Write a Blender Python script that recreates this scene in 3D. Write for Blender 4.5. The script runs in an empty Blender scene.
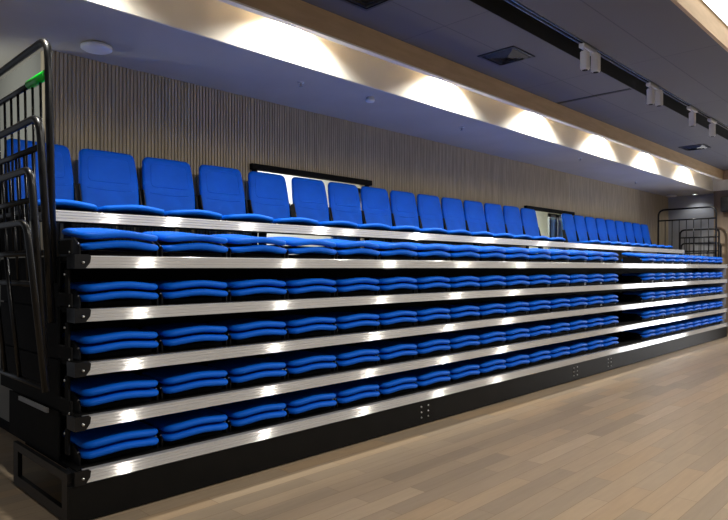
import bpy, bmesh, math, random
from mathutils import Vector, Matrix
random.seed(7)
S = bpy.context.scene
COL = S.collection
EYE = 1.6
FY = 3.95            # front plane of the pushed-together tiers
RISE = 0.338
PITCH = 0.569
X0 = 1.50            # left end of the tiers
X1 = 16.06           # right end

# ------------------------------------------------------------------ materials
def mat(name, col, rough=.5, metal=0., spec=.5, emit=None, estr=0., coat=0.):
    m = bpy.data.materials.new(name); m.use_nodes = True
    b = m.node_tree.nodes['Principled BSDF']
    b.inputs['Base Color'].default_value = (*col, 1)
    b.inputs['Roughness'].default_value = rough
    b.inputs['Metallic'].default_value = metal
    b.inputs['Specular IOR Level'].default_value = spec
    b.inputs['Coat Weight'].default_value = coat
    if emit:
        b.inputs['Emission Color'].default_value = (*emit, 1)
        b.inputs['Emission Strength'].default_value = estr
    return m

def N(m, t, **kw):
    n = m.node_tree.nodes.new(t)
    for k, v in kw.items():
        setattr(n, k, v)
    return n
def L(m, a, b): m.node_tree.links.new(a, b)
def bsdf(m): return m.node_tree.nodes['Principled BSDF']

def noise_tint(m, col_a, col_b, scale, stretch=(1, 1, 1), detail=3):
    tc = N(m, 'ShaderNodeTexCoord'); mp = N(m, 'ShaderNodeMapping'); mp.inputs['Scale'].default_value = stretch
    ns = N(m, 'ShaderNodeTexNoise'); ns.inputs['Scale'].default_value = scale; ns.inputs['Detail'].default_value = detail
    rp = N(m, 'ShaderNodeValToRGB'); rp.color_ramp.elements[0].color = (*col_a, 1); rp.color_ramp.elements[1].color = (*col_b, 1)
    rp.color_ramp.elements[0].position = .35; rp.color_ramp.elements[1].position = .65
    L(m, tc.outputs['Object'], mp.inputs['Vector']); L(m, mp.outputs[0], ns.inputs['Vector'])
    L(m, ns.outputs[0], rp.inputs[0]); L(m, rp.outputs[0], bsdf(m).inputs['Base Color'])
    return m

M = {}
M['seat'] = noise_tint(mat('blue_plastic', (0, .1, .5), .5, spec=.14), (.0015, .110, .62), (.002, .125, .69), 6)
M['black'] = noise_tint(mat('black_powder_coat', (.01, .01, .01), .36, spec=.35), (.003, .003, .0035), (.005, .005, .0055), 20)
M['matte'] = noise_tint(mat('black_plywood', (.01, .01, .01), .8, spec=.15), (.0025, .0025, .0025), (.004, .004, .004), 8)
M['kick'] = noise_tint(mat('black_kickboard', (.01, .01, .01), .5, spec=.15), (.0035, .0034, .0032), (.005, .0048, .0045), 5)
M['bolt'] = mat('zinc_bolt', (.6, .6, .6), .3, 1.)
M['steel'] = mat('grey_steel', (.35, .35, .35), .45, 1.)
M['wood_trim'] = noise_tint(mat('tan_board', (.4, .3, .2), .6), (.50, .355, .21), (.57, .41, .25), 3, (1, 6, 6))
M['pier'] = noise_tint(mat('tan_wall_panel', (.3, .2, .13), .6), (.22, .165, .11), (.27, .20, .135), 3, (4, 4, .6))
M['door_wood'] = noise_tint(mat('brown_door', (.16, .08, .04), .5), (.12, .065, .035), (.17, .09, .05), 3, (4, 4, .6))
M['cream'] = noise_tint(mat('cream_paint', (.75, .7, .6), .7), (.80, .77, .67), (.86, .83, .73), 2)
M['soffit'] = noise_tint(mat('pale_blue_grey_paint', (.4, .42, .5), .75), (.46, .425, .37), (.50, .465, .41), 1.5)
M['white'] = mat('white_paint', (.8, .8, .78), .6)
M['plastic'] = mat('white_plastic', (.75, .75, .75), .4)
M['grey_wall'] = noise_tint(mat('grey_wall_paint', (.35, .36, .38), .8), (.33, .335, .35), (.38, .385, .40), 1.2)
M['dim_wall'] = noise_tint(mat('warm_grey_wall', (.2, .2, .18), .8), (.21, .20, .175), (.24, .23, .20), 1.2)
M['end_grey'] = mat('grey_end_plate', (.30, .31, .33), .5)
M['glass'] = mat('frosted_glass', (.55, .75, .72), .35)
M['green'] = mat('green_reflection', (.005, .55, .03), .3)
M['lens'] = mat('lit_lens', (1, 1, 1), .4, emit=(1, .97, .9), estr=14)
M['panel'] = mat('lit_diffuser', (1, 1, 1), .5, emit=(1, .98, .92), estr=2.5)
M['louvre'] = mat('dark_louvre', (.02, .021, .026), .5)
M['darkgap'] = mat('dark_channel', (.006, .006, .007), .7)
M['track'] = mat('track_aluminium', (.5, .5, .5), .35, 1.)
M['lamp_shell'] = mat('lamp_shell_white', (.8, .8, .8), .45)

# brushed aluminium nosing: fine horizontal ribs, so the normal varies up and down only
m = mat('ribbed_aluminium', (.66, .655, .65), .15, .45)
tc = N(m, 'ShaderNodeNewGeometry'); sp = N(m, 'ShaderNodeSeparateXYZ'); L(m, tc.outputs['Position'], sp.inputs[0])
tg = N(m, 'ShaderNodeCombineXYZ'); tg.inputs[0].default_value = 1; L(m, tg.outputs[0], bsdf(m).inputs['Tangent'])
wn = N(m, 'ShaderNodeTexWhiteNoise', noise_dimensions='1D')
mu = N(m, 'ShaderNodeMath', operation='MULTIPLY'); mu.inputs[1].default_value = 5231.7
L(m, sp.outputs[2], mu.inputs[0]); L(m, mu.outputs[0], wn.inputs['W'])
mr0 = N(m, 'ShaderNodeMapRange'); mr0.inputs[3].default_value = -.15; mr0.inputs[4].default_value = .95; L(m, wn.outputs['Value'], mr0.inputs[0])
cx = N(m, 'ShaderNodeCombineXYZ'); L(m, mr0.outputs[0], cx.inputs[2])
ad = N(m, 'ShaderNodeVectorMath', operation='ADD'); L(m, tc.outputs['Normal'], ad.inputs[0]); L(m, cx.outputs[0], ad.inputs[1])
nm = N(m, 'ShaderNodeVectorMath', operation='NORMALIZE'); L(m, ad.outputs[0], nm.inputs[0]); L(m, nm.outputs[0], bsdf(m).inputs['Normal'])
bsdf(m).inputs['Anisotropic'].default_value = 1.0; bsdf(m).inputs['Anisotropic Rotation'].default_value = .25
# groove lines
md = N(m, 'ShaderNodeMath', operation='MULTIPLY'); md.inputs[1].default_value = 2 * math.pi / .0155; L(m, sp.outputs[2], md.inputs[0])
sn = N(m, 'ShaderNodeMath', operation='SINE'); L(m, md.outputs[0], sn.inputs[0])
rp = N(m, 'ShaderNodeValToRGB'); rp.color_ramp.elements[0].position = .02; rp.color_ramp.elements[0].color = (.64, .635, .63, 1)
rp.color_ramp.elements[1].position = .3; rp.color_ramp.elements[1].color = (.68, .67, .655, 1)
mr = N(m, 'ShaderNodeMapRange'); mr.inputs[1].default_value = -1; L(m, sn.outputs[0], mr.inputs[0]); L(m, mr.outputs[0], rp.inputs[0])
L(m, rp.outputs[0], bsdf(m).inputs['Base Color'])
M['alu'] = m

# oak plank floor, planks along X
m = mat('oak_planks', (.3, .22, .15), .38, spec=.4)
tc = N(m, 'ShaderNodeTexCoord'); br = N(m, 'ShaderNodeTexBrick'); br.offset = .37; br.offset_frequency = 2; br.squash = 1
br.inputs['Scale'].default_value = 1; br.inputs['Brick Width'].default_value = 1.15; br.inputs['Row Height'].default_value = .145
br.inputs['Mortar Size'].default_value = .0022; br.inputs['Mortar Smooth'].default_value = .2; br.inputs['Bias'].default_value = 0
br.inputs['Color1'].default_value = (0, 0, 0, 1); br.inputs['Color2'].default_value = (1, 1, 1, 1); br.inputs['Mortar'].default_value = (.5, .5, .5, 1)
L(m, tc.outputs['Object'], br.inputs['Vector'])
rp = N(m, 'ShaderNodeValToRGB'); cr = rp.color_ramp
cr.elements[0].position = 0; cr.elements[0].color = (.29, .225, .155, 1); cr.elements[1].position = 1; cr.elements[1].color = (.42, .325, .222, 1)
for p_, c_ in ((.3, (.33, .255, .175, 1)), (.6, (.375, .283, .188, 1)), (.8, (.385, .275, .168, 1))):
    e = cr.elements.new(p_); e.color = c_
L(m, br.outputs['Color'], rp.inputs[0])
mp = N(m, 'ShaderNodeMapping'); mp.inputs['Scale'].default_value = (1.2, 14, 1); L(m, tc.outputs['Object'], mp.inputs[0])
ns = N(m, 'ShaderNodeTexNoise'); ns.inputs['Scale'].default_value = 2.2; ns.inputs['Detail'].default_value = 5; L(m, mp.outputs[0], ns.inputs[0])
mr = N(m, 'ShaderNodeMapRange'); mr.inputs[3].default_value = .84; mr.inputs[4].default_value = 1.14; L(m, ns.outputs[0], mr.inputs[0])
mx = N(m, 'ShaderNodeMix', data_type='RGBA', blend_type='MULTIPLY'); mx.inputs[0].default_value = 1
L(m, rp.outputs[0], mx.inputs[6]); L(m, mr.outputs[0], mx.inputs[7])
mk = N(m, 'ShaderNodeMix', data_type='RGBA', blend_type='MULTIPLY'); L(m, br.outputs['Fac'], mk.inputs[0])
L(m, mx.outputs[2], mk.inputs[6]); mk.inputs[7].default_value = (.6, .55, .5, 1)
L(m, mk.outputs[2], bsdf(m).inputs['Base Color'])
M['floor'] = m

# slatted wall strips, wood grain
M['slat'] = noise_tint(mat('taupe_slats', (.2, .17, .14), .6), (.40, .325, .215), (.53, .435, .29), 5, (6, 6, .5), 4)
# dark ceiling boards with fine joints
m = mat('charcoal_ceiling_panels', (.06, .06, .07), .8)
tc = N(m, 'ShaderNodeTexCoord'); br = N(m, 'ShaderNodeTexBrick'); br.offset = 0
br.inputs['Scale'].default_value = 1; br.inputs['Brick Width'].default_value = 2.4; br.inputs['Row Height'].default_value = .6
br.inputs['Mortar Size'].default_value = .006; br.inputs['Color1'].default_value = (.115, .115, .128, 1)
br.inputs['Color2'].default_value = (.125, .125, .138, 1); br.inputs['Mortar'].default_value = (.07, .07, .08, 1)
L(m, tc.outputs['Object'], br.inputs[0]); L(m, br.outputs[0], bsdf(m).inputs['Base Color'])
M['dark_ceiling'] = m

# ------------------------------------------------------------------ mesh helpers
class MB:
    def __init__(s): s.bm = bmesh.new()
    def box(s, x0, x1, y0, y1, z0, z1, bev=0):
        r = bmesh.ops.create_cube(s.bm, size=1)
        vs = r['verts']
        for v in vs:
            v.co = Vector(((x0 + x1) / 2 + v.co.x * (x1 - x0), (y0 + y1) / 2 + v.co.y * (y1 - y0), (z0 + z1) / 2 + v.co.z * (z1 - z0)))
        if bev:
            es = list({e for v in vs for e in v.link_edges})
            bmesh.ops.bevel(s.bm, geom=es, offset=bev, segments=2, affect='EDGES')
        return s
    def prism(s, pts, axis, a, b):
        """pts: 2D outline in the other two axes (in x,y,z order), extruded along axis from a to b"""
        def P(p, t):
            l = list(p); l.insert(axis, t); return l
        A = [s.bm.verts.new(P(p, a)) for p in pts]; B = [s.bm.verts.new(P(p, b)) for p in pts]
        n = len(pts)
        fs = [s.bm.faces.new(A), s.bm.faces.new(B[::-1])]
        for i in range(n): fs.append(s.bm.faces.new((A[i], B[i], B[(i + 1) % n], A[(i + 1) % n])))
        bmesh.ops.recalc_face_normals(s.bm, faces=fs)
        return s
    def tube(s, pts, r, n=10, closed=False):
        pts = [Vector(p) for p in pts]; rings = []
        m_ = len(pts)
        prev = None
        for i, p in enumerate(pts):
            a = pts[(i - 1) % m_] if (closed or i > 0) else p; b = pts[(i + 1) % m_] if (closed or i < m_ - 1) else p
            t = (b - a).normalized()
            if prev is None:
                u = t.orthogonal().normalized()
            else:
                u = (prev - t * prev.dot(t)).normalized()
            prev = u; w = t.cross(u)
            rings.append([s.bm.verts.new(p + (u * math.cos(2 * math.pi * k / n) + w * math.sin(2 * math.pi * k / n)) * r) for k in range(n)])
        fs = []
        for i in range(m_ - (0 if closed else 1)):
            A, B = rings[i], rings[(i + 1) % m_]
            for k in range(n):
                f = s.bm.faces.new((A[k], A[(k + 1) % n], B[(k + 1) % n], B[k])); f.smooth = True; fs.append(f)
        if not closed:
            fs.append(s.bm.faces.new(rings[0][::-1])); fs.append(s.bm.faces.new(rings[-1]))
        bmesh.ops.recalc_face_normals(s.bm, faces=fs)
        return s
    def lathe(s, prof, c, axis='z', n=28):
        """prof: list of (radius, height)"""
        rings = []
        for r, h in prof:
            if r < 1e-6:
                rings.append([s.bm.verts.new(s._ax(c, 0, 0, h, axis))])
            else:
                rings.append([s.bm.verts.new(s._ax(c, r * math.cos(2 * math.pi * k / n), r * math.sin(2 * math.pi * k / n), h, axis)) for k in range(n)])
        fs = []
        for A, B in zip(rings, rings[1:]):
            for k in range(n):
                if len(A) == 1 and len(B) == 1: continue
                if len(A) == 1: f = s.bm.faces.new((A[0], B[k], B[(k + 1) % n]))
                elif len(B) == 1: f = s.bm.faces.new((A[k], A[(k + 1) % n], B[0]))
                else: f = s.bm.faces.new((A[k], A[(k + 1) % n], B[(k + 1) % n], B[k]))
                f.smooth = True; fs.append(f)
        bmesh.ops.recalc_face_normals(s.bm, faces=fs)
        return s
    def _ax(s, c, a, b, h, axis):
        if axis == 'z': return (c[0] + a, c[1] + b, c[2] + h)
        if axis == 'y': return (c[0] + a, c[1] + h, c[2] + b)
        return (c[0] + h, c[1] + a, c[2] + b)
    def loft(s, rings):
        V = [[s.bm.verts.new(p) for p in r] for r in rings]; fs = []; n = len(V[0])
        for A, B in zip(V, V[1:]):
            for k in range(n):
                f = s.bm.faces.new((A[k], A[(k + 1) % n], B[(k + 1) % n], B[k])); f.smooth = True; fs.append(f)
        for r in (V[0], V[-1]):
            c = Vector((0, 0, 0))
            for v in r: c += v.co
            cv = s.bm.verts.new(c / n)
            for k in range(n):
                f = s.bm.faces.new((r[k], r[(k + 1) % n], cv)); f.smooth = True; fs.append(f)
        bmesh.ops.recalc_face_normals(s.bm, faces=fs)
        return s
    def build(s, name, material, parent=None, loc=None, **props):
        me = bpy.data.meshes.new(name); s.bm.to_mesh(me); s.bm.free()
        if loc is not None:          # keep geometry where it is, put the origin at loc
            me.transform(Matrix.Translation(-Vector(loc)))
        me.materials.append(material)
        o = bpy.data.objects.new(name, me); COL.objects.link(o)
        if loc is not None: o.location = loc
        if parent is not None:
            o.parent = parent
            if loc is None: o.matrix_parent_inverse = Matrix.Translation(-parent.location)
            else: o.location = Vector(loc) - parent.location
        for k, v in props.items(): o[k] = v
        return o

def tag(o, label=None, category=None, group=None, kind=None):
    if label: o['label'] = label
    if category: o['category'] = category
    if group: o['group'] = group
    if kind: o['kind'] = kind
    return o
def thing(name, loc, label, category, group=None):
    o = bpy.data.objects.new(name, None); o.empty_display_size = .1; COL.objects.link(o); o.location = loc
    return tag(o, label, category, group)
def struct(name, mb, material):
    return tag(mb.build(name, material), kind='structure')
def copy_tree(root, loc, label, group=None, scale=None):
    r = root.copy(); COL.objects.link(r); r.location = loc; r['label'] = label
    if group: r['group'] = group
    if scale: r.scale = scale
    for ch in list(root.children):
        c = ch.copy(); COL.objects.link(c); c.parent = r
        for g in list(ch.children):
            d = g.copy(); COL.objects.link(d); d.parent = c
    return r
ORD = ['', 'first', 'second', 'third', 'fourth', 'fifth', 'sixth', 'seventh', 'eighth', 'ninth', 'tenth', 'eleventh', 'twelfth', 'thirteenth', 'fourteenth', 'fifteenth']

# ------------------------------------------------------------------ room shell
ZS = EYE + 1.90      # soffit
ZC = EYE + 2.34      # dark ceiling
WY = 5.69            # slatted wall
struct('floor', MB().box(-4, 20, -4.5, 9.5, -.1, 0), M['floor'])
D1 = (4.06, 5.86, 2.715); D2 = (10.05, 11.75, 2.68)
def slat_wall(x0, x1, z0, z1):
    mb = MB(); p = .0355; g = .012; n = int((x1 - x0) / p)
    pts = []
    x = x0
    for i in range(n):
        a = x0 + i * p
        pts += [(a, WY + .014), (a + g, WY + .014), (a + g, WY), (a + p, WY)]
    pts += [(x1, WY), (x1, WY + .10), (x0, WY + .10)]
    # build as strips rather than a single n-gon
    top = pts[:-3] + [(x1, WY)]
    V0 = [mb.bm.verts.new((q[0], q[1], z0)) for q in top]; V1 = [mb.bm.verts.new((q[0], q[1], z1)) for q in top]
    for i in range(len(top) - 1):
        mb.bm.faces.new((V0[i], V0[i + 1], V1[i + 1], V1[i]))
    mb.box(x0, x1, WY + .02, WY + .12, z0, z1)
    return mb
mb = slat_wall(1.88, D1[0], 0, ZS)
for a, b, z0, z1 in ((D1[0], D1[1], D1[2], ZS), (D1[1], D2[0], 0, ZS), (D2[0], D2[1], D2[2], ZS), (D2[1], 17.5, 0, ZS)):
    s2 = slat_wall(a, b, z0, z1)
    me = bpy.data.meshes.new('t'); s2.bm.to_mesh(me); s2.bm.free(); mb.bm.from_mesh(me); bpy.data.meshes.remove(me)
struct('wall_back', mb, M['slat'])
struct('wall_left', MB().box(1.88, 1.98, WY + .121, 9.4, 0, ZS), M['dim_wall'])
struct('wall_passage', MB().box(1.98, 17.5, 7.3, 7.4, 0, ZS), M['white'])
struct('wall_right', MB().box(17.5, 17.6, 4.45, 7.3, 0, ZS), M['grey_wall'])
# near part of the right wall, with an added, unseen window opening to light the right-hand nosings
WN = (1.15, 2.85, .35, 2.35)
mb = MB().box(16.95, 17.5, WN[1], 4.45, 0, ZS).box(16.95, 17.5, -4.4, WN[0], 0, ZC).box(16.95, 17.5, WN[0], WN[1], 0, WN[2]).box(16.95, 17.5, WN[0], WN[1], WN[3], ZC - .001).box(16.95, 17.5, WN[1], 4.45, ZS, ZC)
struct('wall_side', mb, M['pier'])
wf = MB()
for a in ((WN[0], WN[0] + .05, WN[2], WN[3]), (WN[1] - .05, WN[1], WN[2], WN[3]), (WN[0], WN[1], WN[2], WN[2] + .05), (WN[0], WN[1], WN[3] - .05, WN[3]), ((WN[0] + WN[1]) / 2 - .02, (WN[0] + WN[1]) / 2 + .02, WN[2], WN[3])):
    wf.box(17.0, 17.05, *a)
struct('added_window_1', wf, M['black'])
struct('baseboard_left', MB().box(1.865, 1.88, WY + .121, 9.4, 0, .09), M['matte'])
# ceilings
struct('ceiling', MB().box(-4, 17.6, 4.48, 9.5, ZS, ZS + .06), M['soffit'])
struct('trim_1', MB().box(-4, 16.9, 4.46, 4.479, ZS + .001, ZC + .3), M['cream'])      # lit vertical face of the light trough
struct('trim_2', MB().box(16.9, 16.92, -4.4, 4.48, ZS, ZC + .3), M['cream'])
struct('trim_3', MB().box(-4, 16.62, 4.15, 4.18, EYE + 2.125, ZC + .1).box(16.62, 16.65, 1.64, 4.18, EYE + 2.125, ZC + .1), M['wood_trim'])
struct('trim_4', MB().box(-4, 16.61, 4.145, 4.21, EYE + 2.108, EYE + 2.124), M['cream'])
struct('trim_5', MB().box(-4, 16.7, 1.61, 1.64, EYE + 2.085, ZC + .1), M['wood_trim'])
CH = (2.81, 3.10)
mb = MB().box(-4, 16.62, CH[1] + .001, 4.15, ZC, ZC + .05).box(-4, 16.62, 1.64, CH[0] - .001, ZC, ZC + .05)
tag(mb.build('ceiling', M['dark_ceiling']), kind='structure')
mb = MB().box(-4, 16.62, CH[0], CH[0] + .004, ZC + .0, ZC + .2).box(-4, 16.62, CH[1] - .004, CH[1], ZC + .0, ZC + .2).box(-4, 16.62, CH[0] - .02, CH[1] + .02, ZC + .2, ZC + .22)
struct('trim_6', mb, M['darkgap'])
tag(MB().box(-4, 16.9, 4.181, 4.479, ZC + .3, ZC + .34).build('ceiling', M['cream']), kind='structure')
tag(MB().box(-4, 16.95, -4.4, 1.609, EYE + 2.29, EYE + 2.35).build('ceiling', M['cream']), kind='structure')

# doorways in the slatted wall
def doorway(i, d, over):
    mb = MB().box(d[0] - over, d[1] + over, WY - .06, WY - .001, d[2] - .02, d[2] + .045)
    mb.box(d[0] - .03, d[0] + .03, WY - .03, WY - .002, 0, d[2] - .021).box(d[1] - .03, d[1] + .03, WY - .03, WY - .002, 0, d[2] - .021)
    struct('trim_%d' % i, mb, M['matte'])
doorway(7, D1, .06); doorway(8, D2, .10)
# glazed leaves in the doorways
def leaf(name, x0, x1, y, z1, fm, pm, w=.07):
    mb = MB().box(x0, x0 + w, y, y + .04, 0, z1).box(x1 - w, x1, y, y + .04, 0, z1).box(x0, x1, y, y + .04, z1 - w, z1).box(x0, x1, y, y + .04, 0, .15)
    o = struct(name, mb, fm)
    MB().box(x0 + w, x1 - w, y + .015, y + .025, .15, z1 - w).build('door_panel', pm, o)
    MB().tube([(x1 - .12, y - .05, 1.0), (x1 - .12, y - .05, 1.35)], .012).build('door_handle', M['steel'], o)
    return o
leaf('door_1', 5.32, 5.82, WY + .06, 2.66, M['grey_wall'], M['glass'])
leaf('door_2', 11.02, 11.34, WY + .06, 2.66, M['steel'], M['glass'])
leaf('door_3', 11.36, 11.72, WY + .06, 2.66, M['grey_wall'], M['glass'])
leaf('door_4', 16.90, 16.94, 3.2, 2.05, M['door_wood'], M['door_wood'], .01)

# ------------------------------------------------------------------ folding chairs
def rr_outline(w, d, r, n=7, taper=0):
    """rounded rectangle, x in [-w/2,w/2], y in [0,d]"""
    pts = []
    for cx_, cy_, a0 in ((w / 2 - r, d - r, 0), (-w / 2 + r, d - r, 90), (-w / 2 + r, r, 180), (w / 2 - r, r, 270)):
        for k in range(n):
            a = math.radians(a0 + 90 * k / (n - 1)); pts.append((cx_ + r * math.cos(a), cy_ + r * math.sin(a)))
    # subdivide long runs so that the warp has something to bend
    out = []
    for i, p in enumerate(pts):
        q = pts[(i + 1) % len(pts)]; out.append(p)
        l = math.dist(p, q); k = int(l / .05)
        for j in range(1, k): out.append((p[0] + (q[0] - p[0]) * j / k, p[1] + (q[1] - p[1]) * j / k))
    return out
def pad_rings(w, d, t, r, warp):
    base = rr_outline(w, d, r); rings = []
    for ins, z in ((.10, 0), (.03, .0), (.009, .12 * t), (0, .4 * t), (0, .65 * t), (.007, .9 * t), (.02, t), (.05, t * 1.0), (.10, t * .97), (.16, t * .94)):
        sx = (w - 2 * ins) / w; sy = (d - 2 * ins) / d
        rings.append([warp(x * sx, d / 2 + (y - d / 2) * sy, z) for x, y in base])
    return rings
CW = .525
def wave(x, y, z, w=CW, d=.44, hump=.017, bow=.035):
    u = x / (w / 2)
    f = max(0, 1 - y / d)
    return (x, y - bow * (1 - u * u) * f, z + hump * math.cos(u * math.pi * .5) ** 2 * (.4 + .6 * f) - .006 * u * u)

def bracket(mb, x, t=.012, lo=0, hi=.12, y0=.06, y1=.40):
    mb.prism([(y0, lo), (y1, lo), (y1, hi), (y0 + .10, hi), (y0, hi * .55)], 0, x - t / 2, x + t / 2)
    return mb
def folded_chair(name, tilt):
    root = thing(name, (0, 0, 0), 'x', 'chair')
    MB().loft(pad_rings(CW, .44, .047, .05, lambda x, y, z: (lambda q: (q[0], q[1], q[2] + .042))(wave(x, y, z)))).build('seat', M['seat'], root)
    ct, st = math.cos(tilt), math.sin(tilt)
    def bw(x, y, z):
        q = wave(x, y, z); yy, zz = q[1], q[2]
        return (q[0], yy * ct - zz * st + .004, yy * st + zz * ct + .106)
    MB().loft(pad_rings(CW, .44, .047, .06, bw)).build('backrest', M['seat'], root)
    for s in (-1, 1):
        b = bracket(MB(), s * (PITCH / 2 - .018)).build('hinge_bracket', M['black'], root)
        MB().lathe([(0, -.006), (.008, -.006), (.008, .003), (0, .003)], (s * (PITCH / 2 - .018), .085, .075), 'y', 10).build('bolt', M['bolt'], b)
    MB().box(-.22, .22, .05, .36, .004, .034, .006).build('seat_support', M['matte'], root)
    MB().box(-.21, .21, .27, .40, .075, .118, .006).build('hinge_block', M['black'], root)
    return root
def back_warp(x, y, z):
    # y: 0 bottom .. d top ; local pad plane -> upright panel, facing -Y
    d = .60
    f = y / d
    w = 1 - .085 * max(0, (f - .45) / .55) ** 2 - .045 * max(0, (.45 - f) / .45)
    u = x / (CW / 2)
    return (x * w, .50 + .10 * f + .020 * (1 - u * u) * -1 + (.045 - z), .005 + y)
def open_chair():
    root = thing('folding_chair', (0, 0, 0), 'x', 'chair')
    MB().loft(pad_rings(CW, .50, .046, .05, lambda x, y, z: (lambda q: (q[0], q[1] * .9 + .04, q[2] + .040 - .02 * q[1]))(wave(x, y, z, d=.5, hump=.014)))).build('seat', M['seat'], root)
    mb = MB().loft(pad_rings(CW, .61, .045, .05, back_warp))
    # embossed panel outline and lumbar groove on the front of the back
    def ring(x0, x1, z0, z1, r):
        pts = [(a + (x0 + x1) / 2, b) for a, b in rr_outline(x1 - x0, z1 - z0, r, 5)]
        return [(lambda q: (q[0], q[1] - .001, q[2]))(back_warp(a, z0 + b, .045 * .95)) for a, b in pts]
    mb.tube(ring(-.19, .19, .33, .55, .035), .0025, 5, True)
    mb.tube([(lambda q: (q[0], q[1] - .001, q[2]))(back_warp(-.21 + .42 * k / 12, .27 - .012 * math.sin(math.pi * k / 12), .0425)) for k in range(13)], .0022, 5)
    mb.build('backrest', M['seat'], root)
    for s in (-1, 1):
        b = MB().prism([(.10, 0), (.56, 0), (.60, .30), (.55, .30), (.48, .06), (.10, .035)], 0, s * (PITCH / 2 - .02) - .006, s * (PITCH / 2 - .02) + .006).build('hinge_bracket', M['black'], root)
        MB().lathe([(0, -.004), (.007, -.004), (.007, .003), (0, .003)], (s * (PITCH / 2 - .02), .095, .018), 'y', 10).build('bolt', M['bolt'], b)
    MB().box(-.22, .22, .08, .46, .004, .030, .006).build('seat_support', M['matte'], root)
    return root

proto_flat = folded_chair('folded_chair', math.radians(1.0))
proto_top = folded_chair('folded_chair', math.radians(6.5))
proto_open = open_chair()
used = set()
def put(proto, loc, label, group, sx=1.):
    if proto.name not in used:
        used.add(proto.name); proto.location = loc; proto['label'] = label; proto['group'] = group
        proto.scale = (sx, 1, 1)
        return proto
    return copy_tree(proto, loc, label, group, (sx, 1, 1))

tier_words = {1: 'fifth tier up', 2: 'fourth tier up', 3: 'third tier up', 4: 'second tier up', 5: 'bottom tier'}
ZR = {k: EYE - RISE * (k - 1) for k in range(1, 6)}       # underside of each nosing
NH = .078
RP = .54; XR = 11.20
for k in range(5, 0, -1):
    zt = ZR[k] + NH
    pr = proto_top if k == 1 else proto_flat
    g = 'folded blue chairs on the ' + tier_words[k]
    for i in range(15):
        lab = 'blue chair folded on the %s, %s from the left end' % (tier_words[k], ORD[i + 1])
        put(pr, (X0 + .04 + PITCH * (i + .5), FY + .075, zt + .001), lab, g)
    for i in range(9):
        lab = 'far blue chair folded on the %s, %s right of the gap' % (tier_words[k], ORD[i + 1])
        put(pr, (XR + RP * (i + .5), FY + .075, zt + .001), lab, g, RP / PITCH)
DXA = lambda i: -.045 + .018 * max(0, min(i, 5) - 2) - .0135 * max(0, i - 5)
YA = 4.65; ZA = EYE + RISE
for i in range(15):
    lab = 'open upright blue chair in the top row, %s from the left end' % ORD[i + 1]
    put(proto_open, (X0 + DXA(i) + PITCH * (i + .5), YA + .17, ZA + NH + .001), lab, 'upright blue chairs in the top row')
AP = .49; XA = 10.87
for i in range(9):
    lab = 'open upright blue chair in the top row, %s to the right of the far doorway' % ORD[i + 1]
    put(proto_open, (XA + AP * (i + .5), YA + .17, ZA + NH + .001), lab, 'upright blue chairs in the top row', AP / PITCH)

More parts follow.
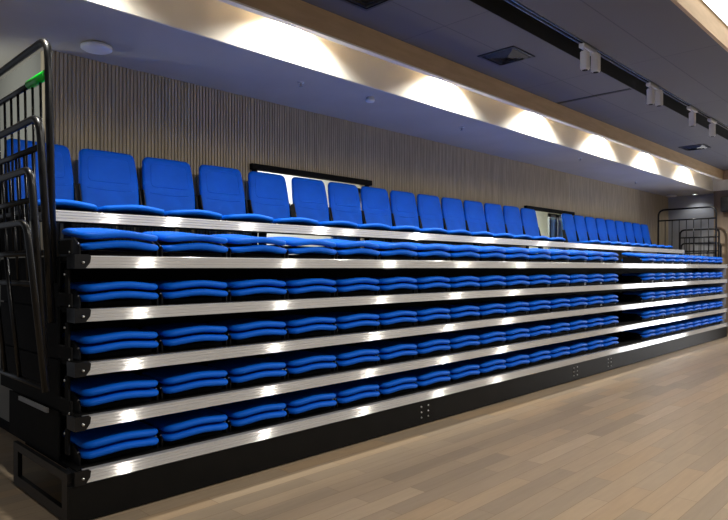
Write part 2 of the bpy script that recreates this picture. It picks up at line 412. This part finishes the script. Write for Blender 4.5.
# ------------------------------------------------------------------ tiers
def nosing(mb, x0, x1, y, z):
    # C-shaped extrusion with three shallow ribs on the face, lip on top
    pr = [(y + .055, z + NH - .004), (y + .055, z + NH), (y + .004, z + NH), (y, z + NH - .006)]
    for i in range(3):
        zz = z + NH - .012 - i * .021
        pr += [(y, zz), (y + .003, zz - .003), (y + .003, zz - .005), (y, zz - .008)]
    pr += [(y, z), (y + .006, z), (y + .006, z + NH - .006), (y + .055, z + NH - .006)]
    mb.prism(pr, 0, x0, x1)
    return mb
def end_bracket(x, y, z, s):
    """black end cap of the nosing, s=-1 left end"""
    o = [(y - .012, z), (y + .06, z - .004), (y + .06, z + NH + .006), (y - .004, z + NH + .006), (y - .016, z + NH * .45)]
    return o
def tier(k):
    names = {0: 'top tier of the retracted grandstand carrying the upright chairs, set back from the rest',
             1: 'fifth tier up of the retracted grandstand, its aluminium edge at eye level',
             2: 'fourth tier up of the retracted grandstand with aluminium front edge',
             3: 'third tier up of the retracted grandstand with aluminium front edge',
             4: 'second tier up of the retracted grandstand, just above the bottom one',
             5: 'bottom tier of the retracted grandstand above the black kickboard, standing on the floor'}
    y, z, x1 = (YA, ZA, 15.34) if k == 0 else (FY, ZR[k], X1)
    yb = 5.55 if k == 0 else (5.52 if k < 4 else (5.3 if k == 4 else 5.0))
    t = thing('bleacher_tier', (X0, y, 0), names[k], 'bleacher tier', 'tiers of the retracted grandstand')
    zt = z + NH
    cuts = [X0 + .035, 5.0, 8.35, 9.5, 14.0, x1 - .03]
    for a, b in zip(cuts, cuts[1:]):
        nosing(MB(), a + .0008, b - .0008, y, z).build('nosing_rail', M['alu'], t)
    MB().box(X0 + .005, x1 - .005, y + .062, yb - .02, zt - .030, zt - .002).build('deck', M['matte'], t)
    for x, s in ((X0, -1), (x1, 1)):
        mb = MB()
        if s < 0:
            mb.prism([(x - .03, z + NH + .008), (x + .055, z + NH + .008), (x + .07, z + NH - .004), (x + .065, z + NH * .45), (x + .035, z - .004), (x - .03, z - .004)], 1, y - .012, y - .002)
            mb.box(x - .03, x - .018, y - .002, y + .12, z - .004, z + NH + .008)
        else:
            mb.box(x - .03, x + .03, y - .006, y + .002, z - .004, z + NH + .008).box(x + .018, x + .03, y + .002, y + .3, z - .004, z + NH + .008)
        b = mb.build('end_bracket', M['black'] if s < 0 else M['end_grey'], t)
        MB().lathe([(0, -.02), (.008, -.02), (.008, -.012), (0, -.012)], (x + s * -.02, y, z + NH * .45), 'y', 10).build('bolt', M['bolt'], b)
    # seat fixing beam, added shade riser, columns and side panels
    MB().box(X0 + .04, x1 - .04, y + .16, y + .22, z + .0, zt - .031).build('support_beam', M['black'], t)
    if k >= 2:
        MB().box(X0 + .02, x1 - .02, y + .60, y + .615, zt, ZR[k - 1] + NH - .04).build('added_shade_riser', M['matte'], t)  # black riser put in to keep the space behind the chairs dark
    if k == 0:
        for x in [X0 + .3 + 1.9 * i for i in range(8)]:
            MB().box(x, x + .06, y + .40, y + .46, ZR[1] + NH + .002, z + .047).build('post', M['black'], t)
    xs = [(X0 - .012, X0 - .002)] + ([(x1 - .004, x1 + .008)] if k else [])
    for a, b in xs:
        mb = MB()
        zl = zt - .01
        zb = max(zl - RISE + .012, .33) if 0 < k < 5 else (z - .25 if k == 0 else .02)
        if k == 5:
            pass
        else:
            mb.box(a, b, y + .31 if a < 5 else y + .05, yb, zb, zl)
            mb.build('side_panel', M['matte'] if a < 5 else M['end_grey'], t)
    if k in (1, 2, 3, 4):      # bolted seat-end boxes seen at the left end
        mb = MB().box(X0 - .03, X0 - .013, y + .06, y + .27, zt + .012, zt + .10, .004)
        mb.box(X0 - .028, X0 - .015, y + .10, y + .16, zt - RISE + .09, zt - .09)
        c = mb.build('end_frame', M['matte'], t)
        for yy, zz in ((y + .05, z + .10), (y + .13, zt - .12)):
            MB().lathe([(0, -.006), (.007, -.006), (.007, .0), (0, .0)], (X0 - .030, yy + .02, zz), 'x', 10).build('bolt', M['bolt'], c)
        MB().box(x1 + .009, x1 + .02, y + .02, y + .30, zt - RISE + .09, zt - .09).build('end_plate', M['end_grey'], t)
    if k == 4:
        MB().box(X0 - .05, X0 - .035, y + .42, y + 1.0, z + .05, z + .078).build('side_trim', M['steel'], t)
    if k == 5:
        MB().box(X0 - .06, X1 + .03, y, y + .03, .012, z - .006).build('kickboard', M['kick'], t)
        xx = X0 - .06
        MB().box(xx, xx + .03, y + .031, y + 1.08, .012, .085).build('lower_side_rail', M['black'], t)
        MB().box(xx, xx + .03, y + .031, y + 1.08, .265, .32).build('upper_side_rail', M['black'], t)
        MB().box(xx, xx + .03, y + .031, y + .12, .086, .264).build('side_post', M['black'], t)
        MB().box(xx, xx + .03, y + .98, y + 1.08, .086, .264).build('side_post', M['black'], t)
        MB().box(X1, X1 + .03, y + .031, y + 1.08, .012, .30).build('side_panel', M['end_grey'], t)
        MB().box(X0 + .5, X1 - .02, y + .9, y + .92, .012, .24).build('back_board', M['matte'], t)
        for x in (X0 + .25, 6.0, 11.0, X1 - .3):
            MB().lathe([(0, 0), (.05, 0), (.05, .04), (0, .04)], (x, y + .3, .05), 'x', 16).build('caster_wheel', M['black'], t)
        for bx in (4.93, 8.33, 9.50):
            for dx in (-.055, .055):
                for i in range(3):
                    MB().lathe([(0, -.007), (.0075, -.007), (.0095, 0), (0, 0)], (bx + dx, y, .19 - i * .055), 'y', 10).build('bolt', M['bolt'], t)
    return t
for k in range(6): tier(k)

# ------------------------------------------------------------------ end guard rails
def corner_path(P, r, n=7):
    """round the inner corners of a polyline"""
    P = [Vector(p) for p in P]; out = [P[0]]
    for a, b, c in zip(P, P[1:], P[2:]):
        d1 = (a - b).normalized(); d2 = (c - b).normalized()
        p0 = b + d1 * r; p1 = b + d2 * r
        for k in range(n):
            t = k / (n - 1); out.append(p0.lerp(b, t).lerp(b.lerp(p1, t), t))
    out.append(P[-1]); return out
def guard(label, xt, xb, y0, y1, zt, bars, zb, balusters=None, r=.022, cr=.13, group=None, extra=()):
    t = thing('guard_rail', (xb, y0, zb), label, 'guard rail', group)
    X = lambda z: xb + (xt - xb) * (z - zb) / (zt - zb)
    pts = [(X(zb), y0, zb), (xt, y0, zt), (xt, y1, zt), (X(zb), y1, zb)]
    MB().tube(corner_path(pts, cr), r, 12).build('frame', M['black'], t)
    for z in bars:
        MB().tube([(X(z), y0 + .01, z), (X(z), y1 - .01, z)], r * .85, 10).build('crossbar', M['black'], t)
    if balusters:
        za, zz, n = balusters
        for i in range(n):
            yy = y0 + (y1 - y0) * (i + 1) / (n + 1)
            MB().tube([(X(za), yy, za), (X(zz), yy, zz)], .009, 8).build('baluster', M['black'], t)
    for yy, z0_, z1_ in extra:
        MB().tube([(X(z0_), yy, z0_), (X(z1_), yy, z1_)], .014, 8).build('strut', M['black'], t)
    return t
GL = 'guard rails nested at the left end'
ga = guard('tall black tube guard rail at the left end, tallest, with painted green reflection', 1.425, 1.458, 4.27, 5.52, EYE + 1.50, [EYE + 1.27, EYE + .40], EYE - .1, (EYE + .40, EYE + 1.27, 7), .024, .14, GL)
MB().tube([(1.430, 4.30, EYE + 1.27), (1.430, 4.64, EYE + 1.27)], .031, 14).build('green_reflection', M['green'], ga, label='bright green reflection painted as a tube')  # coloured tube stands for a green sign's reflection on the black bar
guard('second tallest black guard rail at the left end, its top at upper wall height', 1.345, 1.42, 4.18, 5.35, EYE + .96, [EYE + .77, EYE + .1], EYE - .35, (EYE + .1, EYE + .77, 6), .024, .13, GL)
guard('third tallest black guard rail at the left end, its top level with chair backs', 1.25, 1.33, 4.03, 5.20, EYE + .60, [EYE + .415, EYE - .1], EYE - .60, (EYE - .1, EYE + .415, 5), .022, .11, GL)
guard('shortest front black guard rail at the left end, its bottom bar above the side frame', 1.195, 1.30, 3.93, 5.05, EYE + .27, [EYE + .085, EYE - .72], EYE - .74, None, .020, .10, GL, ((4.40, EYE - .72, EYE + .085), (4.7, EYE - .72, EYE + .085)))
GR = 'guard rails nested at the right end'
XG = 16.2
guard('tall black tube guard rail at the far right end, tallest', XG, XG - .04, 4.20, 5.50, EYE + 1.45, [EYE + 1.18, EYE + .36], EYE - .1, (EYE + .36, EYE + 1.18, 7), .022, .16, GR)
guard('middle black guard rail with vertical bars at the far right end', XG + .08, XG + .04, 4.16, 5.02, EYE + .93, [EYE + .74, EYE + .1], EYE - .35, (EYE + .1, EYE + .74, 7), .022, .12, GR)
guard('lowest black guard rail behind the chairs at the far right end', XG + .16, XG + .12, 4.14, 5.02, EYE + .60, [EYE + .41, EYE - .1], EYE - .6, (EYE - .1, EYE + .41, 5), .020, .10, GR)

# ------------------------------------------------------------------ ceiling fittings
def disc(name, x, y, z, r, h, label, cat, group=None):
    t = thing(name, (x, y, z), label, cat, group)
    MB().lathe([(0, 0), (r * .72, 0), (r * .72, -h * .35), (0, -h * .35)], (x, y, z)).build('base', M['plastic'], t)
    MB().lathe([(0, -h * .351), (r, -h * .351), (r, -h * .8), (r * .86, -h), (0, -h)], (x, y, z)).build('cover', M['plastic'], t)
    return t
disc('wireless_access_point', 2.15, 5.28, ZS, .125, .05, 'round white ceiling device over the left end of the top row', 'ceiling device')
disc('ceiling_device', 17.0, 5.45, ZS, .13, .05, 'round white ceiling device in the far right corner', 'ceiling device')
disc('smoke_detector', 4.95, 4.74, ZS, .05, .05, 'small white smoke detector on the blue-grey soffit', 'smoke detector')
for (x, y, lab) in ((4.05, 4.86, 'small ceiling sprinkler head beside the smoke detector, above the third lit scallop'), (6.85, 4.85, 'small ceiling sprinkler head on the middle of the soffit'),
                    (10.2, 4.75, 'small ceiling sprinkler head above the right doorway'), (13.9, 5.2, 'small far ceiling sprinkler head above the right group of chairs')):
    lab = lab.replace(', above the third lit scallop', ', on its left')
    t = thing('sprinkler_head', (x, y, ZS), lab, 'sprinkler', 'ceiling sprinklers')
    MB().lathe([(0, 0), (.035, 0), (.03, -.008), (0, -.008)], (x, y, ZS)).build('escutcheon', M['plastic'], t)
    MB().lathe([(0, -.009), (.009, -.009), (.007, -.04), (0, -.04)], (x, y, ZS), n=12).build('body', M['steel'], t)
    MB().lathe([(0, -.041), (.022, -.041), (.022, -.045), (0, -.045)], (x, y, ZS), n=16).build('deflector', M['steel'], t)
for (x, y, lab) in ((3.78, 3.66, 'square air vent in the dark ceiling, nearest the left edge'), (5.95, 3.62, 'square dark air vent in the ceiling, middle one'), (12.98, 3.74, 'far square air vent in the dark ceiling, near the right corner')):
    t = thing('air_vent', (x, y, ZC), lab, 'air vent', 'air vents in the dark ceiling')
    h = .225
    fr = MB()
    fr.box(x - h, x + h, y - h, y - h + .03, ZC - .012, ZC).box(x - h, x + h, y + h - .03, y + h, ZC - .012, ZC).box(x - h, x - h + .03, y - h + .03, y + h - .03, ZC - .012, ZC).box(x + h - .03, x + h, y - h + .03, y + h - .03, ZC - .012, ZC)
    fr.build('frame', M['louvre'], t)
    for i in range(4):
        a = h - .045 - i * .05; b = a - .035; z0_, z1_ = ZC - .004, ZC - .03
        mb = MB()
        A = [(x + sx * a, y + sy * a, z0_) for sx, sy in ((-1, -1), (1, -1), (1, 1), (-1, 1))]
        B = [(x + sx * b, y + sy * b, z1_) for sx, sy in ((-1, -1), (1, -1), (1, 1), (-1, 1))]
        Av = [mb.bm.verts.new(p) for p in A]; Bv = [mb.bm.verts.new(p) for p in B]
        A2 = [mb.bm.verts.new((p[0], p[1], p[2] - .003)) for p in A]; B2 = [mb.bm.verts.new((p[0], p[1], p[2] - .003)) for p in B]
        for q in range(4):
            mb.bm.faces.new((Av[q], Av[(q + 1) % 4], Bv[(q + 1) % 4], Bv[q])); mb.bm.faces.new((A2[q], B2[q], B2[(q + 1) % 4], A2[(q + 1) % 4]))
            mb.bm.faces.new((Av[q], A2[q], A2[(q + 1) % 4], Av[(q + 1) % 4])); mb.bm.faces.new((Bv[q], Bv[(q + 1) % 4], B2[(q + 1) % 4], B2[q]))
        mb.build('louvre', M['louvre'], t)
tag(MB().box(8.14, 8.20, 3.12, 4.14, ZC - .006, ZC).build('linear_diffuser', M['darkgap']), 'narrow dark slot diffuser across the ceiling beside the track', 'air diffuser')
# track and its heads
TY = 2.87
t = thing('lighting_track', (8, TY, ZC + .2), 'thin silver lighting track running along the dark ceiling channel', 'lighting track')
MB().box(-4, 16.6, TY - .018, TY + .018, ZC + .025, ZC + .199).build('track_body', M['matte'], t)
MB().box(-4, 16.6, TY - .026, TY - .0185, ZC + .012, ZC + .03).box(-4, 16.6, TY + .0185, TY + .026, ZC + .012, ZC + .03).build('track_edge', M['track'], t)
def head(x, n, lab):
    t = thing('track_spotlight', (x, TY, ZC + .16), lab, 'track light', 'white spotlight heads on the ceiling track')
    MB().box(x - .16, x + .16, TY - .03, TY + .03, ZC - .03, ZC + .011, .004).build('adapter', M['lamp_shell'], t)
    for i in range(n):
        dx = (i - (n - 1) / 2) * .15; dy = -.05 * i
        MB().tube([(x + dx, TY, ZC - .03), (x + dx, TY, ZC - .06)], .012, 8).build('stem', M['lamp_shell'], t)
        b = MB().box(x + dx - .04, x + dx + .04, TY - .04 + dy, TY + .04 + dy, ZC - .25, ZC - .05, .01).build('lamp_housing', M['lamp_shell'], t)
        MB().lathe([(0, -.003), (.03, -.003), (.03, 0), (0, 0)], (x + dx, TY + dy, ZC - .251), n=20).build('lens', M['matte'], b)
head(6.35, 2, 'twin white spotlight head on the track, nearest of the four')
head(8.25, 2, 'twin white spotlight head on the track, second from the near end')
head(9.85, 1, 'single white spotlight head on the track, third from the near end')
head(10.85, 1, 'single white spotlight head on the track, farthest at the right edge')
# wall speaker
t = thing('wall_speaker', (16.94, 4.1, EYE + 1.55), 'black loudspeaker on the tan wall at the right edge', 'loudspeaker')
MB().box(16.70, 16.90, 3.98, 4.24, EYE + 1.36, EYE + 1.72, .015).build('cabinet', M['black'], t)
MB().box(16.902, 16.949, 4.07, 4.14, EYE + 1.5, EYE + 1.6).build('bracket', M['black'], t)

# ------------------------------------------------------------------ lights
def spot(x, y, z, w, size, blend=.3, col=(1, .96, .88), r=.03, tilt=(0, 0)):
    l = bpy.data.lights.new('downlight', 'SPOT'); l.energy = w; l.spot_size = math.radians(size); l.spot_blend = blend; l.color = col; l.shadow_soft_size = r
    o = bpy.data.objects.new('downlight', l); COL.objects.link(o); o.location = (x, y, z); o.rotation_euler = (math.radians(tilt[0]), math.radians(tilt[1]), 0)
    return o
def area(x, y, z, w, sx, sy, rot, col):
    l = bpy.data.lights.new('area', 'AREA'); l.shape = 'RECTANGLE'; l.size = sx; l.size_y = sy; l.energy = w; l.color = col
    o = bpy.data.objects.new('area', l); COL.objects.link(o); o.location = (x, y, z); o.rotation_euler = rot
    return o
def can(x, y, z, lab, cat='downlight', group='downlights'):
    t = thing('downlight', (x, y, z), lab, cat, group)
    MB().lathe([(.055, 0), (.055, -.02), (.045, -.02), (.045, 0)], (x, y, z), n=20).build('trim_ring', M['plastic'], t)
    MB().lathe([(0, -.004), (.044, -.004), (.044, -.012), (0, -.012)], (x, y, z), n=20).build('lens', M['lens'], t)
COVE = [1.35, 3.60, 5.92, 8.10, 10.3, 12.45, 14.75]
zc = EYE + 2.36
for i, x in enumerate(COVE):
    spot(x, 4.25, zc, 210, 140, .45, (1, .97, .91))
for i in range(6):
    x = 1.42 + 2.4 * i
    can(x, .80, EYE + 2.29, 'recessed downlight in the cream ceiling nearest the viewer', group='downlights in the near ceiling')
    spot(x, .80, EYE + 2.2, 165, 170, .3, (1, .95, .87), .06)
    t = thing('ceiling_panel_light', (x, 1.42, EYE + 2.29), 'lit white panel in the cream ceiling beyond the tan board at the top right', 'ceiling light', 'lit panels in the near ceiling')
    MB().box(x - 1.15, x + 1.15, 1.26, 1.60, EYE + 2.275, EYE + 2.2895, .004).build('frame', M['plastic'], t)
    MB().box(x - 1.13, x + 1.13, 1.28, 1.59, EYE + 2.268, EYE + 2.2745).build('diffuser', M['panel'], t)
l = area(17.3, (WN[0] + WN[1]) / 2, (WN[2] + WN[3]) / 2, 190, WN[1] - WN[0], WN[3] - WN[2], (0, math.radians(-90), 0), (.95, .97, 1))  # light added in the unseen opening, brightens the right-hand nosings
l.rotation_euler = (0, math.radians(90), 0)
# white passage behind the doorways
area(5.0, 6.6, 3.4, 60, 2.2, .5, (0, 0, 0), (.95, 1, 1))
area(10.9, 6.6, 3.4, 150, 2.2, .5, (0, 0, 0), (.85, 1, .97))
# backstage lamp
spot(17.2, 4.95, ZS - .03, 10, 130, .6, (.95, .97, 1))
can(17.2, 4.95, ZS, 'recessed downlight over the far right corner behind the guard rails')
spot(.5, 6.4, 2.95, 60, 95, .8, (.93, 1, .98), .08, (0, -90))

w = bpy.data.worlds.new('World'); S.world = w; w.use_nodes = True
w.node_tree.nodes['Background'].inputs[0].default_value = (.82, .88, 1, 1)
w.node_tree.nodes['Background'].inputs[1].default_value = .20

# ------------------------------------------------------------------ camera
cam = bpy.data.cameras.new('camera'); co = bpy.data.objects.new('camera', cam); COL.objects.link(co)
co.location = (0, 0, EYE); co.rotation_euler = (math.radians(90), 0, math.radians(44.34 - 90))
cam.sensor_width = 36; cam.lens = 615 / 728 * 36; cam.shift_y = 8 / 728; cam.clip_start = .05
S.camera = co
S.view_settings.view_transform = 'Standard'; S.view_settings.look = 'None'; S.view_settings.gamma = 1; S.view_settings.exposure = 0
S.view_settings.use_curve_mapping = False
